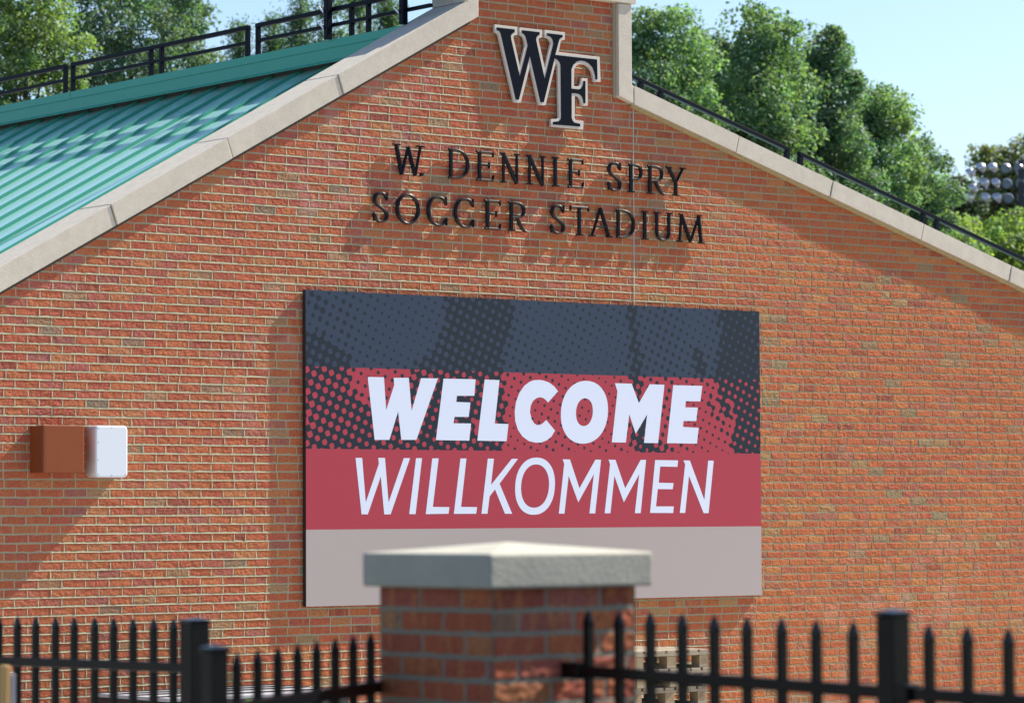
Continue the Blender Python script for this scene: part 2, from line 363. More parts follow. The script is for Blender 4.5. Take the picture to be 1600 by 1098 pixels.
# ------------------------------------------------------------------ roof railings
def railing(label, y_a, y_b, posts, z_top=6.0, z_mid=5.862, x=RX+.03, hooks=()):
    t = thing('roof_railing', label, 'railing', (x, (y_a+y_b)/2, 5.72), 'black steel railings along the roof edge')
    MB().box(x-.02, x+.02, y_a, y_b, z_top-.038, z_top).build('top_rail', M_rail, t, bevel=.003)
    MB().box(x-.017, x+.017, y_a+.041, y_b-.041, z_mid-.03, z_mid).build('mid_rail', M_rail, t, bevel=.003)
    for p in posts:
        MB().box(x-.018, x+.018, p-.02, p+.02, 5.721, z_top-.039).build('post', M_rail, t, bevel=.003)
    return t
railing('black roof railing panel farthest left, ending beside the narrow gap above the green fascia', 5.80, 9.6, (5.821, 7.3, 9.58))
railing('long black roof railing panel with twin middle posts, middle of the row', 2.71, 5.705, (2.731, 4.13, 4.307, 5.684))
r3 = railing('black railing panel nearest the coping, clamped to two tall poles', .02, 2.59, (1.17, .93, 2.569))
for yp, hooked in ((1.447, (5.862, 6.0)), (.379, (5.862, 6.0))):
    pt = thing('roof_pole', 'tall black pole with two clamps %s' % ('standing in the green roof edge between railing posts' if yp > 1 else 'standing nearest the sloping stone coping'), 'pole', (RX-.01, yp, 5.72), 'tall poles on the roof edge')
    MB().box(RX-.045, RX+.008, yp-.027, yp+.027, 5.722, 7.3).build('pole', M_rail, pt, bevel=.003)
    for zc in hooked:
        MB().bar((RX-.055, yp+.01, zc-.05), (RX-.055, yp+.085, zc+.01), .012).bar((RX-.055, yp+.085, zc+.01), (RX-.055, yp+.03, zc+.022), .010).build('clamp', M_steel, pt)
def rrail(label, xa, xb, posts):
    zt = lambda x_: 5.488-.2755*(x_-18.643) if x_ < 20.55 else 4.948-.2785*(x_-20.632)
    t = thing('sloping_railing', label, 'railing', ((xa+xb)/2, .30, zt(xa)-.3), 'black handrails sloping down behind the right coping')
    MB().bar((xa, .30, zt(xa)-.02), (xb, .30, zt(xb)-.02), .045, .036).build('top_rail', M_rail, t, bevel=.003)
    for p in posts: MB().box(p-.022, p+.022, .279, .321, topR(p)+.002, zt(p)-.040).build('post', M_rail, t, bevel=.003)
rrail('short black handrail sloping down from the upright coping stone, ending before the gap', 18.36, 20.49, (18.72, 18.95, 20.466))
rrail('longer black handrail below the gap, sloping down to the right behind the coping', 20.61, 25.6, (20.632, 22.21, 22.39, 23.9, 25.5))

# ------------------------------------------------------------------ WF emblem
def P1(x, y): return (765+x/13.72, 30+y/13.72)
def P2(x, y): return (845+x/13.72, 30+y/13.72)
def P3(x, y): return (765+x/13.72, 90+y/13.72)
def P4(x, y): return (845+x/9.15, 90+y/9.15)
def trace(lst, y):
    o = []
    for fn, pts in lst:
        for p in pts:
            w_ = on_y(*fn(*p), y); o.append((w_[0], w_[2]))
    return o
inner = [(P1, [(155,182),(540,225),(540,290),(510,297),(480,320),(460,365),(465,430)]), (P3, [(652,412)]), (P1, [(822,575),(800,480),(775,385),(745,330),(697,300),(697,240),(1075,285),(1075,340),(1040,352),(1008,390),(1000,450)]),
 (P3, [(1185,465)]), (P2, [(272,540),(262,460),(225,395),(180,368),(135,358),(135,305),(470,345),(470,395),(430,405),(400,440),(385,500),(312,770),(1210,870)]),
 (P4, [(812,315),(785,315),(778,260),(762,195),(735,135),(690,88),(635,57),(570,45),(512,63),(465,110),(440,170),(440,447),(550,458),(585,440),(605,395),(612,338),(640,338),(640,655),(615,655),(607,610),(590,562),(560,528),(500,512),(443,512),(443,860),(455,900),(480,930),(565,950),(565,988),(178,958),(178,922),(258,912),(285,890),(293,860),(285,110),(270,68),(240,35),(200,12),(45,640)]),
 (P3, [(1165,960),(1095,960)]), (P1, [(868,790)]), (P3, [(632,905),(565,905)]), (P1, [(245,330),(225,280),(195,252),(155,240)])]
outer = [(P1, [(108,118),(597,175),(597,345),(545,348),(518,362),(510,395),(652,1030),(765,560),(745,450),(720,385),(695,358),(645,350),(645,180),(1132,235),(1132,398),(1070,405),(1048,440)]),
 (P3, [(1188,240)]), (P2, [(215,520),(205,470),(178,428),(140,408),(84,405),(84,235),(520,290),(515,448),(450,455),(428,490),(385,712),(1262,815)]),
 (P4, [(858,350),(757,347),(747,275),(728,200),(692,142),(640,108),(580,95),(522,105),(485,150),(478,200),(475,412),(540,415),(563,395),(578,350),(585,298),(668,305),(672,690),(590,690),(577,640),(560,590),(537,560),(487,552),(485,860),(500,893),(520,903),(612,910),(608,1030),(145,990),(148,878),(225,880),(250,868),(258,845),(245,130),(235,98),(213,75),(70,685)]),
 (P3, [(1060,1020),(868,180),(670,970),(530,965)]), (P1, [(195,350),(175,310),(150,298),(108,295)])]
em = thing('letter_emblem', 'large interlocking black W and F emblem with cream outline on the upper brick wall', 'emblem', (17.3, -.03, 4.9))
MB().prism_y(trace(outer, -.046), -.046, -.022).build('cream_backing', M_cream, em, bevel=.001, seg=1)
MB().prism_y(trace(inner, -.050), -.0495, -.0465).build('black_face', M_logo, em)
st = MB()
for x_, z_ in ((16.98, 5.60), (17.10, 5.2), (17.28, 5.55), (17.42, 5.15), (17.55, 5.45), (17.62, 5.05), (17.75, 5.3)):
    st.cyl((x_, -.022, z_), (x_, .004, z_), .008, n=8)

# ------------------------------------------------------------------ wall letters
TK, TN, SF = .031, .019, .0125
YB, YE, YC = -.018, -.034, -.043
def ribbon(mb, pts, wid, closed=False, yo=0.0):
    n = len(pts); P = [Vector((p[0], 0, p[1])) for p in pts]
    Lf, Rt, Ct = [], [], []
    for i in range(n):
        a = P[(i-1) % n] if (closed or i > 0) else P[i]; b = P[(i+1) % n] if (closed or i < n-1) else P[i]
        d = (b-a).normalized(); nn = Vector((-d.z, 0, d.x)); w_ = wid[i]/2
        Lf.append(P[i]+nn*w_); Rt.append(P[i]-nn*w_); Ct.append(P[i])
    k = 0; v = []
    for i in range(n):
        v += [(Lf[i].x, YB+yo, Lf[i].z), (Lf[i].x, YE+yo, Lf[i].z), (Ct[i].x, YC+yo, Ct[i].z), (Rt[i].x, YE+yo, Rt[i].z), (Rt[i].x, YB+yo, Rt[i].z)]
    f = []
    for i in range(n if closed else n-1):
        a = i*5; b = ((i+1) % n)*5
        for j in range(5):
            f.append((a+j, b+j, b+(j+1) % 5, a+(j+1) % 5))
    if not closed: f += [tuple(range(4, -1, -1)), tuple((n-1)*5+j for j in range(5))]
    mb.add(v, f)
def bez(p0, p1, p2, p3, n=10):
    return [tuple((1-t)**3*a+3*(1-t)**2*t*b+3*(1-t)*t*t*c+t**3*d for a, b, c, d in zip(p0, p1, p2, p3)) for t in [i/n for i in range(n+1)]]
def glyph(ch, x0, x1, z0, z1):
    mb = MB(); w_, h_ = x1-x0, z1-z0; cnt = [0]
    X = lambda p: (x0+p[0]*w_, z0+p[1]*h_)
    def S(pts, wd, wd2=None):
        n = len(pts); wd2 = wd if wd2 is None else wd2; cnt[0] += 1
        ribbon(mb, [X(p) for p in pts], [wd+(wd2-wd)*i/(n-1) for i in range(n)], yo=-.0004*(cnt[0] % 5))
    def C(segs, wf):
        pts = []
        for s_ in segs: pts += bez(*s_)[(1 if pts else 0):]
        q = [X(p) for p in pts]; n = len(q); cnt[0] += 1
        wd = []
        for i in range(n):
            a = q[max(0, i-1)]; b = q[min(n-1, i+1)]; dx, dz = b[0]-a[0], b[1]-a[1]; v_ = abs(dz)/max(1e-6, math.hypot(dx, dz))
            wd.append(TN*.9+(wf-TN*.9)*v_**1.2)
        ribbon(mb, q, wd, yo=-.0004*(cnt[0] % 5))
    def serif(xc, y, half=.034, dy=None):
        yv = SF/2/h_ if y < .5 else 1-SF/2/h_
        hx = half/w_; S([(xc-hx, yv), (xc+hx, yv)], SF)
    e = .5*TN/h_
    if ch == 'W':
        S([(.10, .99), (.29, .0)], TK); S([(.29, .02), (.50, .92)], TN); S([(.49, .94), (.74, .0)], TK); S([(.74, .02), (.92, .99)], TN)
        serif(.11, 1, .036); serif(.91, 1, .036)
    elif ch == 'N':
        S([(.16, .99), (.16, .0)], TN); S([(.12, .99), (.86, .0)], TK); S([(.86, .0), (.86, .99)], TN); serif(.10, 1, .024); serif(.16, 0, .027); serif(.86, 1, .027)
    elif ch == 'M':
        S([(.17, .96), (.10, .0)], TN); S([(.17, .97), (.50, .03)], TK); S([(.50, .03), (.83, .97)], TN); S([(.81, .97), (.90, .0)], TK)
        serif(.10, 0, .030); serif(.90, 0, .034); serif(.14, 1, .022); serif(.86, 1, .022)
    elif ch == 'A':
        S([(.13, .0), (.49, .98)], TN); S([(.48, 1.0), (.85, .0)], TK); S([(.24, .34), (.70, .34)], TN*.8); serif(.13, 0, .034); serif(.86, 0, .036)
    elif ch == 'Y':
        S([(.15, .98), (.50, .45)], TK); S([(.86, .98), (.50, .45)], TN); S([(.50, .50), (.50, .0)], TK); serif(.14, 1, .032); serif(.86, 1, .030); serif(.5, 0, .034)
    elif ch == 'T':
        S([(.50, .97), (.50, .0)], TK); S([(.03, 1-e), (.97, 1-e)], TN); S([(.04, 1.0), (.02, .83)], TN*.8, TN*.4); S([(.96, 1.0), (.98, .83)], TN*.8, TN*.4); serif(.5, 0, .036)
    elif ch == 'U':
        C([((.16, .99), (.16, .7), (.16, .5), (.16, .33)), ((.16, .33), (.16, .12), (.30, .035), (.50, .035)), ((.50, .035), (.72, .035), (.85, .13), (.85, .35)), ((.85, .35), (.85, .5), (.85, .7), (.85, .99))], TK*.9)
        serif(.16, 1, .034); serif(.85, 1, .030)
    elif ch == 'D':
        S([(.15, 1), (.15, 0)], TK); C([((.05, .965), (.30, .965), (.93, 1.02), (.93, .5)), ((.93, .5), (.93, -.02), (.30, .035), (.05, .035))], TK)
    elif ch in 'PR':
        S([(.20, 1), (.20, 0)], TK); C([((.05, .965), (.4, .965), (.88, 1.0), (.88, .73)), ((.88, .73), (.88, .44), (.5, .46), (.22, .46))], TK*.95); serif(.20, 0, .034)
        if ch == 'R': C([((.48, .47), (.60, .36), (.70, .05), (.99, .02))][0:1], TK)
    elif ch == 'E':
        S([(.20, 1), (.20, 0)], TK); S([(.03, 1-e), (.93, 1-e)], TN); S([(.92, 1.0), (.95, .82)], TN*.9, TN*.4)
        S([(.2, .53), (.72, .53)], TN*.8); S([(.73, .63), (.73, .43)], TN*.7); S([(.03, e), (.92, e)], TN); S([(.90, .0), (.97, .21)], TN*.9, TN*.4)
    elif ch == 'I':
        S([(.5, 1), (.5, 0)], TK); serif(.5, 1, .034); serif(.5, 0, .034)
    elif ch == 'O':
        n = 40; pts = []; wd = []
        for i in range(n):
            t = 2*math.pi*i/n; pts.append(X((.5+.435*math.cos(t), .5+.47*math.sin(t)))); wd.append(TN+(TK-TN)*abs(math.cos(t))**1.2)
        ribbon(mb, pts, wd, closed=True)
    elif ch == 'C':
        C([((.94, .76), (.88, .90), (.75, .965), (.56, .965)), ((.56, .965), (.20, .965), (.08, .72), (.08, .50)), ((.08, .50), (.08, .24), (.28, .035), (.58, .035)), ((.58, .035), (.75, .035), (.90, .12), (.95, .25))], TK)
        S([(.93, .98), (.945, .70)], TN*.5, TN*.9); S([(.955, .04), (.95, .30)], TN*.5, TN*.9)
    elif ch == 'S':
        C([((.88, .78), (.84, .90), (.70, .97), (.50, .965)), ((.50, .965), (.22, .96), (.08, .82), (.12, .70)), ((.12, .70), (.18, .52), (.86, .46), (.90, .26)), ((.90, .26), (.92, .10), (.72, .03), (.48, .035)), ((.48, .035), (.26, .04), (.12, .12), (.08, .26))], TK)
        S([(.89, .98), (.89, .72)], TN*.5, TN*.8); S([(.07, .03), (.07, .31)], TN*.5, TN*.8)
    return mb
LET = [('W', 15.788, 16.090, 0), ('D', 16.343, 16.566, 0), ('E', 16.638, 16.826, 0), ('N', 16.895, 17.097, 0), ('N', 17.175, 17.374, 0), ('I', 17.447, 17.520, 0), ('E', 17.615, 17.790, 0),
       ('S', 18.057, 18.214, 0), ('P', 18.287, 18.456, 0), ('R', 18.498, 18.697, 0), ('Y', 18.716, 18.949, 0),
       ('S', 15.583, 15.740, 1), ('O', 15.813, 16.056, 1), ('C', 16.127, 16.337, 1), ('C', 16.406, 16.616, 1), ('E', 16.721, 16.895, 1), ('R', 16.969, 17.166, 1),
       ('S', 17.426, 17.584, 1), ('T', 17.639, 17.846, 1), ('A', 17.846, 18.110, 1), ('D', 18.141, 18.361, 1), ('I', 18.435, 18.514, 1), ('U', 18.580, 18.780, 1), ('M', 18.841, 19.153, 1)]
WHERE = ['W opening the upper line, the first initial before the period', 'D that begins the word DENNIE in the upper line', 'E right after the D in DENNIE, upper line',
         'first N of the double N in DENNIE', 'second N of the double N in DENNIE', 'I between the second N and the last E of DENNIE', 'E that ends the word DENNIE in the upper line',
         'S that begins the word SPRY in the upper line', 'P in the word SPRY, between S and R', 'R in the word SPRY, between P and Y', 'Y that ends the upper line, last of SPRY',
         'S that begins the word SOCCER in the lower line', 'O in the word SOCCER, between S and the first C', 'first C of the double C in SOCCER', 'second C of the double C in SOCCER', 'E in the word SOCCER, before the R',
         'R that ends the word SOCCER', 'S that begins the word STADIUM', 'T in the word STADIUM', 'A in the word STADIUM', 'D in the word STADIUM, over the vertical wall joint', 'I in the word STADIUM, between D and U',
         'U in the word STADIUM, before the M', 'M that ends the lower line of lettering']
GL = 'raised black serif letters on the brick gable'
for (ch, x0, x1, row), wh in zip(LET, WHERE):
    z0, z1 = (4.422, 4.671) if row == 0 else (4.025, 4.272)
    o = glyph(ch, x0, x1, z0, z1).build('wall_letter', M_letter); tag(o, 'black serif letter ' + wh, 'letter', GL)
d_ = MB(); d_.cyl((16.075, YB, 4.437), (16.075, YC, 4.437), .017, .013, n=16)
tag(d_.build('wall_period', M_letter), 'black round period dot after the initial W in the upper line', 'letter', GL)

# ------------------------------------------------------------------ welcome banner
BX0, BX1, BZ0, BZ1 = 14.909, 19.785, .967, 3.454
BF = -.048
bn = thing('welcome_sign', 'large flat printed sign reading WELCOME WILLKOMMEN in white on red, slate and grey', 'sign', (17.35, -.02, BZ0))
def inside(px, py, poly):
    r = np.zeros(px.shape, bool); n = len(poly)
    for i in range(n):
        x1_, y1_ = poly[i]; x2_, y2_ = poly[(i+1) % n]
        if y1_ == y2_: continue
        c_ = ((y1_ > py) != (y2_ > py)) & (px < (x2_-x1_)*(py-y1_)/(y2_-y1_)+x1_); r ^= c_
    return r
def sdist(px, py, poly):
    d = np.full(px.shape, 1e9); n = len(poly)
    for i in range(n):
        a = np.array(poly[i], float); b = np.array(poly[(i+1) % n], float); ab = b-a
        t = np.clip(((px-a[0])*ab[0]+(py-a[1])*ab[1])/(ab@ab), 0, 1)
        d = np.minimum(d, np.hypot(px-a[0]-t*ab[0], py-a[1]-t*ab[1]))
    return np.where(inside(px, py, poly), d, -d)
ZH = 2.204                                   # halftone above this height
nx, nz = 560, 150
xs_ = np.linspace(BX0, BX1, nx); zs_ = np.linspace(ZH, BZ1, nz); XX, ZZ = np.meshgrid(xs_, zs_)
pts = np.stack([XX.ravel(), np.full(XX.size, BF), ZZ.ravel()], 1)-CAM; dz = pts@CF
PX = (IW/2+FPX*(pts@CR)/dz).reshape(XX.shape); PY = (IH/2-FPX*(pts@CU)/dz).reshape(XX.shape)
nzs = (vnoise(PX/7, PY/7, 5)-.5)*9 + (vnoise(PX/18, PY/18, 6)-.5)*10
T = -.80 + .38*vnoise(PX/45, PY/45, 8) - .12
def region(poly, inner_T, soft=5, nz_=1.0):
    global T
    s_ = sdist(PX, PY, poly)+nzs*nz_; k = np.clip(s_/soft*.5+.5, 0, 1); T = T*(1-k)+inner_T*k
big = .30 - .42*np.clip((500-PX)/40, 0, 1)*np.clip((PY-560)/60, 0, 1) + (vnoise(PX/30, PY/30, 3)-.5)*.35
region([(462,521),(495,518),(520,532),(540,548),(550,560),(546,580),(545,605),(560,622),(575,636),(600,640),(640,598),(642,572),(662,556),(680,532),(694,500),(692,455),(805,455),(800,505),(788,548),(788,720),(462,720)], big, 5, .9)
region([(640,600),(650,596),(785,600),(785,720),(640,720)], .38+(vnoise(PX/25, PY/25, 4)-.5)*.5, 8, .2)
region([(740,655),(748,655),(746,672),(742,672)], -1.1, 2, .1)
region([(986,462),(995,480),(992,510),(997,540),(1004,560),(1000,600),(1004,650),(1046,700),(1046,715),(992,715),(990,660),(988,600),(990,560),(982,500),(978,462)], .75, 8, 1.1)
region([(1085,545),(1096,545),(1102,560),(1104,590),(1112,596),(1108,640),(1128,660),(1140,690),(1152,712),(1200,712),(1200,480),(1120,478),(1128,520),(1118,560),(1110,590),(1085,580)], .58+(vnoise(PX/25, PY/25, 14)-.5)*.3, 6, 1.0)
region([(1112,600),(1122,596),(1121,630),(1136,648),(1146,670),(1142,690),(1130,660),(1116,640)], -.7, 4, .9)
region([(1138,618),(1143,618),(1150,650),(1144,660)], -.8, 3, .7)
region([(1104,540),(1114,530),(1118,580),(1108,582)], -.5, 4, .9)
region([(484,456),(494,458),(512,478),(508,500),(524,512),(510,512),(492,498),(486,478)], .05, 9, 1.0)
region([(530,470),(545,462),(548,530),(538,545),(526,500)], -.28, 14, .6)
region([(1010,470),(1060,470),(1070,700),(1030,700),(1005,580)], -.42, 18, .6)
V = np.stack([XX.ravel(), np.full(XX.size, BF), ZZ.ravel()], 1)
i, j = np.meshgrid(np.arange(nz-1), np.arange(nx-1), indexing='ij'); qq = i*nx+j; qq = np.stack([qq, qq+1, qq+1+nx, qq+nx], -1).reshape(-1, 4)
def halftone_mat():
    m = bpy.data.materials.new('printed_halftone'); m.use_nodes = True; n = m.node_tree; L = n.links; b = n.nodes['Principled BSDF']; b.inputs['Roughness'].default_value = .55; b.inputs['IOR'].default_value = 1.3
    a = n.nodes.new('ShaderNodeAttribute'); a.attribute_name = 'tone'
    tc = n.nodes.new('ShaderNodeTexCoord'); sx = n.nodes.new('ShaderNodeSeparateXYZ'); L.new(tc.outputs['Object'], sx.inputs[0])
    def mth(op, x, y=None):
        k = n.nodes.new('ShaderNodeMath'); k.operation = op
        for i_, s_ in ((0, x), (1, y)):
            if s_ is None: continue
            if isinstance(s_, (int, float)): k.inputs[i_].default_value = s_
            else: L.new(s_, k.inputs[i_])
        return k.outputs[0]
    p = .0760; an = rad(-23); k = 2*math.pi/p
    U = mth('ADD', mth('MULTIPLY', sx.outputs[0], math.cos(an)*k), mth('MULTIPLY', sx.outputs[2], math.sin(an)*k))
    Vv = mth('ADD', mth('MULTIPLY', sx.outputs[0], -math.sin(an)*k), mth('MULTIPLY', sx.outputs[2], math.cos(an)*k))
    s_ = mth('MULTIPLY', mth('ADD', mth('COSINE', U), mth('COSINE', Vv)), .5)
    lit = mth('GREATER_THAN', s_, a.outputs['Fac'])
    up = mth('GREATER_THAN', sx.outputs[2], 2.851-BZ0)
    c1 = n.nodes.new('ShaderNodeMix'); c1.data_type = 'RGBA'; c1.inputs[6].default_value = (.345, .037, .060, 1); c1.inputs[7].default_value = (.023, .041, .074, 1); L.new(up, c1.inputs[0])
    c2 = n.nodes.new('ShaderNodeMix'); c2.data_type = 'RGBA'; c2.inputs[6].default_value = (.008, .016, .028, 1); L.new(lit, c2.inputs[0]); L.new(c1.outputs[2], c2.inputs[7])
    L.new(c2.outputs[2], b.inputs['Base Color']); return m
M_ht = halftone_mat()
colr = np.repeat(T.ravel()[:, None], 4, 1); colr[:, 3] = 1
me_o = fast_mesh('halftone_print', V, qq, M_ht, bn)
at_ = me_o.data.attributes.new('tone', 'FLOAT', 'POINT'); at_.data.foreach_set('value', T.ravel().astype(np.float32))
pb = MB().box(BX0, BX1, BF+.001, -.006, BZ0, BZ1, 0)
pb.add([(BX0, BF, 1.5685), (BX1, BF, 1.5685), (BX1, BF, ZH), (BX0, BF, ZH)], [(0, 1, 2, 3)], 1)
pb.add([(BX0, BF, BZ0), (BX1, BF, BZ0), (BX1, BF, 1.5685), (BX0, BF, 1.5685)], [(0, 1, 2, 3)], 2)
M_edge = mat('sign_edge', (.02, .02, .022), .5)
M_red = mat('printed_red', (.345, .037, .060), .55, ior=1.3)
M_gry = mat('printed_grey', (.355, .312, .305), .55, ior=1.3)
M_wht = mat('printed_white', (.60, .66, .80), .55, ior=1.3)
pb.build('sign_board', [M_edge, M_red, M_gry], bn)
V5 = lambda x, y: (560+x/5.714, 570+y/5.714)
V6 = lambda x, y: (830+x/5.714, 570+y/5.714)
V7 = lambda x, y: (540+x/5.333, 700+y/5.333)
V8 = lambda x, y: (830+x/5.333, 700+y/5.333)
def flat(mb, loops, y):
    L3 = [[Vector((p[0], p[1], 0)) for p in lp] for lp in loops]; tri = tessellate_polygon(L3)
    al = [p for lp in loops for p in lp]; f = []
    for t in tri:
        a, b, c_ = [al[k] for k in t]; cr = (b[0]-a[0])*(c_[1]-a[1])-(b[1]-a[1])*(c_[0]-a[0]); f.append(tuple(t) if cr > 0 else (t[0], t[2], t[1]))
    mb.add([(p[0], y, p[1]) for p in al], f)
def ell(cx, cy, rx, ry, n=56, e=2.15, sh=.0):
    o = []
    for i in range(n):
        t = 2*math.pi*i/n; c_, s_ = math.cos(t), math.sin(t)
        x_ = rx*abs(c_)**(2/e)*(1 if c_ > 0 else -1); y_ = ry*abs(s_)**(2/e)*(1 if s_ > 0 else -1); o.append((cx+x_-sh*y_, cy+y_))
    return o
TY = BF-.0006
t1 = MB()
for L_ in ([(V5, [(83,107),(228,110),(248,400),(320,180),(315,115),(450,115),(475,408),(560,118),(710,120),(518,668),(383,668),(355,415),(277,668),(145,668)])],
           [(V5, [(760,122),(1047,128),(1035,275),(880,275),(873,330),(1000,335),(985,463),(858,463),(850,520),(1006,522),(990,675),(692,670)])],
           [(V5, [(1127,130),(1260,135),(1218,522),(1340,527),(1323,680),(1062,675)])],
           [(V6, [(240,235),(205,190),(160,157),(110,139),(70,133),(20,137)]), (V5, [(1525,152),(1480,187),(1437,250),(1407,330),(1395,420),(1400,500),(1425,580),(1465,638),(1520,678),(1580,693)]), (V6, [(90,692),(140,672),(180,640),(213,585),(133,490),(110,515),(85,532),(55,537)]), (V5, [(1570,522),(1547,485),(1532,420),(1538,365),(1558,322)]), (V6, [(45,297),(80,287),(110,296),(133,315),(150,335)])],
           [(V6, [(748,163),(897,167),(962,340),(1058,172),(1190,177),(1133,697),(1007,695),(1035,440),(933,615),(876,440),(845,692),(720,690),(770,235)])],
           [(V6, [(1268,180),(1528,187),(1510,325),(1380,323),(1376,378),(1487,380),(1474,500),(1360,500),(1355,553),(1495,560),(1480,702),(1212,697)])]):
    flat(t1, [trace(L_, TY)], TY)
flat(t1, [trace([(V6, ell(475, 422, 210, 280, sh=.05))], TY), trace([(V6, ell(475, 421, 75, 124, e=2.1, sh=.05))], TY)], TY)
t1.build('welcome_text', M_wht, bn)
t2 = MB()
for L_ in ([(V7, [(83,80),(138,80),(168,450),(277,130),(272,80),(328,80),(358,450),(485,82),(537,82),(375,550),(322,550),(293,235),(185,550),(133,550)])],
           [(V7, [(587,82),(637,82),(583,548),(530,548)])], [(V7, [(722,84),(775,84),(727,488),(865,490),(858,545),(668,548)])], [(V7, [(957,85),(1007,85),(962,488),(1096,490),(1088,545),(902,546)])],
           [(V7, [(1185,86),(1236,87),(1212,305),(1385,88),(1436,88),(1283,295),(1388,545),(1328,545),(1245,342),(1200,400),(1182,545),(1132,545)])],
           [(V8, [(262,92),(323,93),(402,333),(535,95),(582,95),(533,542),(485,542),(522,215),(392,450),(312,230),(277,544),(230,544),(275,130)])],
           [(V8, [(644,95),(702,96),(783,333),(912,97),(957,97),(912,540),(864,540),(900,215),(772,450),(693,230),(660,541),(612,541),(657,132)])],
           [(V8, [(1033,98),(1224,101),(1218,155),(1075,152),(1063,287),(1186,290),(1180,341),(1055,340),(1040,484),(1188,484),(1183,539),(990,538)])],
           [(V8, [(1268,101),(1322,102),(1443,430),(1475,103),(1521,103),(1478,540),(1437,540),(1315,230),(1283,538),(1238,538),(1283,135)])]):
    flat(t2, [trace(L_, TY)], TY)
idp = lambda x, y: (x, y)
flat(t2, [trace([(idp, ell(836, 759.2, 31.0, 44.6, e=2.2, sh=.05))], TY), trace([(idp, ell(836, 759.0, 21.8, 33.8, e=2.15, sh=.05))], TY)], TY)
t2.build('willkommen_text', M_wht, bn)

# ------------------------------------------------------------------ wall boxes
bx = thing('junction_box', 'rust brown metal electrical box mounted on the brick wall, left of the white box', 'electrical box', (12.62, 0, 2.0))
M_rust = mat('brown_powder_coat', (.20, .050, .015), .5, noise=(8, .4, (.24, .068, .022)), ior=1.3)
MB().box(12.452, 12.800, -.150, .004, 2.002, 2.350).build('box_body', M_rust, bx, bevel=.004)
MB().box(12.448, 12.806, -.183, -.1535, 1.998, 2.354).build('box_door', M_rust, bx, bevel=.007)
MB().box(12.453, 12.482, -.189, -.1835, 2.003, 2.349).build('door_edge', mat('brown_edge', (.17, .045, .015), .5, ior=1.3), bx, bevel=.002)
hg = MB(); hg.cyl((12.447, -.157, 2.02), (12.447, -.157, 2.335), .005, n=8); hg.build('hinge', mat('hinge_brown', (.12, .03, .012), .4), bx)
wb = thing('wall_enclosure', 'white rounded plastic equipment cover on the brick wall, right of the brown box', 'electrical box', (13.07, 0, 1.97))
M_wp = mat('white_plastic', (.62, .67, .74), .35)
bm = bmesh.new(); bmesh.ops.create_cube(bm, size=1)
for vv in bm.verts: vv.co = Vector((13.072+vv.co.x*.282, -.068+vv.co.y*.142, 2.163+vv.co.z*.388))
ye = [e_ for e_ in bm.edges if abs((e_.verts[0].co-e_.verts[1].co).y) > .1]
bmesh.ops.bevel(bm, geom=ye, offset=.034, segments=6, affect='EDGES', profile=.5)
fe = [e_ for e_ in bm.edges if e_.verts[0].co.y < -.13 and e_.verts[1].co.y < -.13]
bmesh.ops.bevel(bm, geom=fe, offset=.013, segments=4, affect='EDGES', profile=.5)
for vv in bm.verts: vv.co -= Vector(wb.location)
me = bpy.data.meshes.new('cover'); bm.to_mesh(me); bm.free(); me.materials.append(M_wp); me.polygons.foreach_set('use_smooth', [len(p.vertices) < 5 for p in me.polygons])
o = bpy.data.objects.new('cover', me); COL.objects.link(o); o.parent = wb
M_screw = mat('screw_steel', (.12, .12, .13), .4, metal=.8)
for sx_, sz_ in ((12.955, 2.335), (13.07, 2.342), (12.952, 2.23), (12.952, 2.10), (12.955, 1.992), (13.07, 1.985), (13.188, 1.992)):
    MB().cyl((sx_, -.1385, sz_), (sx_, -.1405, sz_), .0035, n=8).build('screw', M_screw, wb)

# ------------------------------------------------------------------ brick pillar
PCX, PCY, PH = 6.103, -13.573, .27
pl = thing('brick_pillar', 'square brick fence pillar with pale stone pyramid cap in the foreground', 'pillar', (PCX, PCY, GZ))
allv, allq, allc, nb_ = [], [], [], 0
for k, (ox, oy, ux, uy) in enumerate(((PCX-PH, PCY-PH, 1, 0), (PCX+PH, PCY-PH, 0, 1), (PCX+PH, PCY+PH, -1, 0), (PCX-PH, PCY+PH, 0, -1))):
    v, q, c = brick_sheet(0, 2*PH, 1.4485-CH*26+.004, 1.4485, lambda a, b: b > GZ, 31+k, lip=lambda u: np.full_like(u, .15), relief=1.3)
    nx_, ny_ = uy, -ux
    wv = np.stack([ox+ux*v[:, 0]+nx_*v[:, 2], oy+uy*v[:, 0]+ny_*v[:, 2], v[:, 1]-.004], 1)
    allv.append(wv); allq.append(q+nb_); allc.append(c*np.array([.82, .74, .82, 1])); nb_ += len(wv)
fast_mesh('brick_shaft', np.concatenate(allv), np.concatenate(allq), M_brick2, pl, np.concatenate(allc))
MB().box(PCX-PH+.004, PCX+PH-.004, PCY-PH+.004, PCY+PH-.004, GZ, 1.444).build('shaft_core', M_mortar, pl)
cp = MB(); a = .3075; z0, z1, z2 = 1.450, 1.549, 1.580
cp.add([(PCX-a, PCY-a, z0), (PCX+a, PCY-a, z0), (PCX+a, PCY+a, z0), (PCX-a, PCY+a, z0), (PCX-a, PCY-a, z1), (PCX+a, PCY-a, z1), (PCX+a, PCY+a, z1), (PCX-a, PCY+a, z1), (PCX, PCY, z2)],
       [(0, 3, 2, 1), (0, 1, 5, 4), (1, 2, 6, 5), (2, 3, 7, 6), (3, 0, 4, 7), (4, 5, 8), (5, 6, 8), (6, 7, 8), (7, 4, 8)])
cp.build('stone_cap', M_stone2, pl, bevel=.008, seg=3)

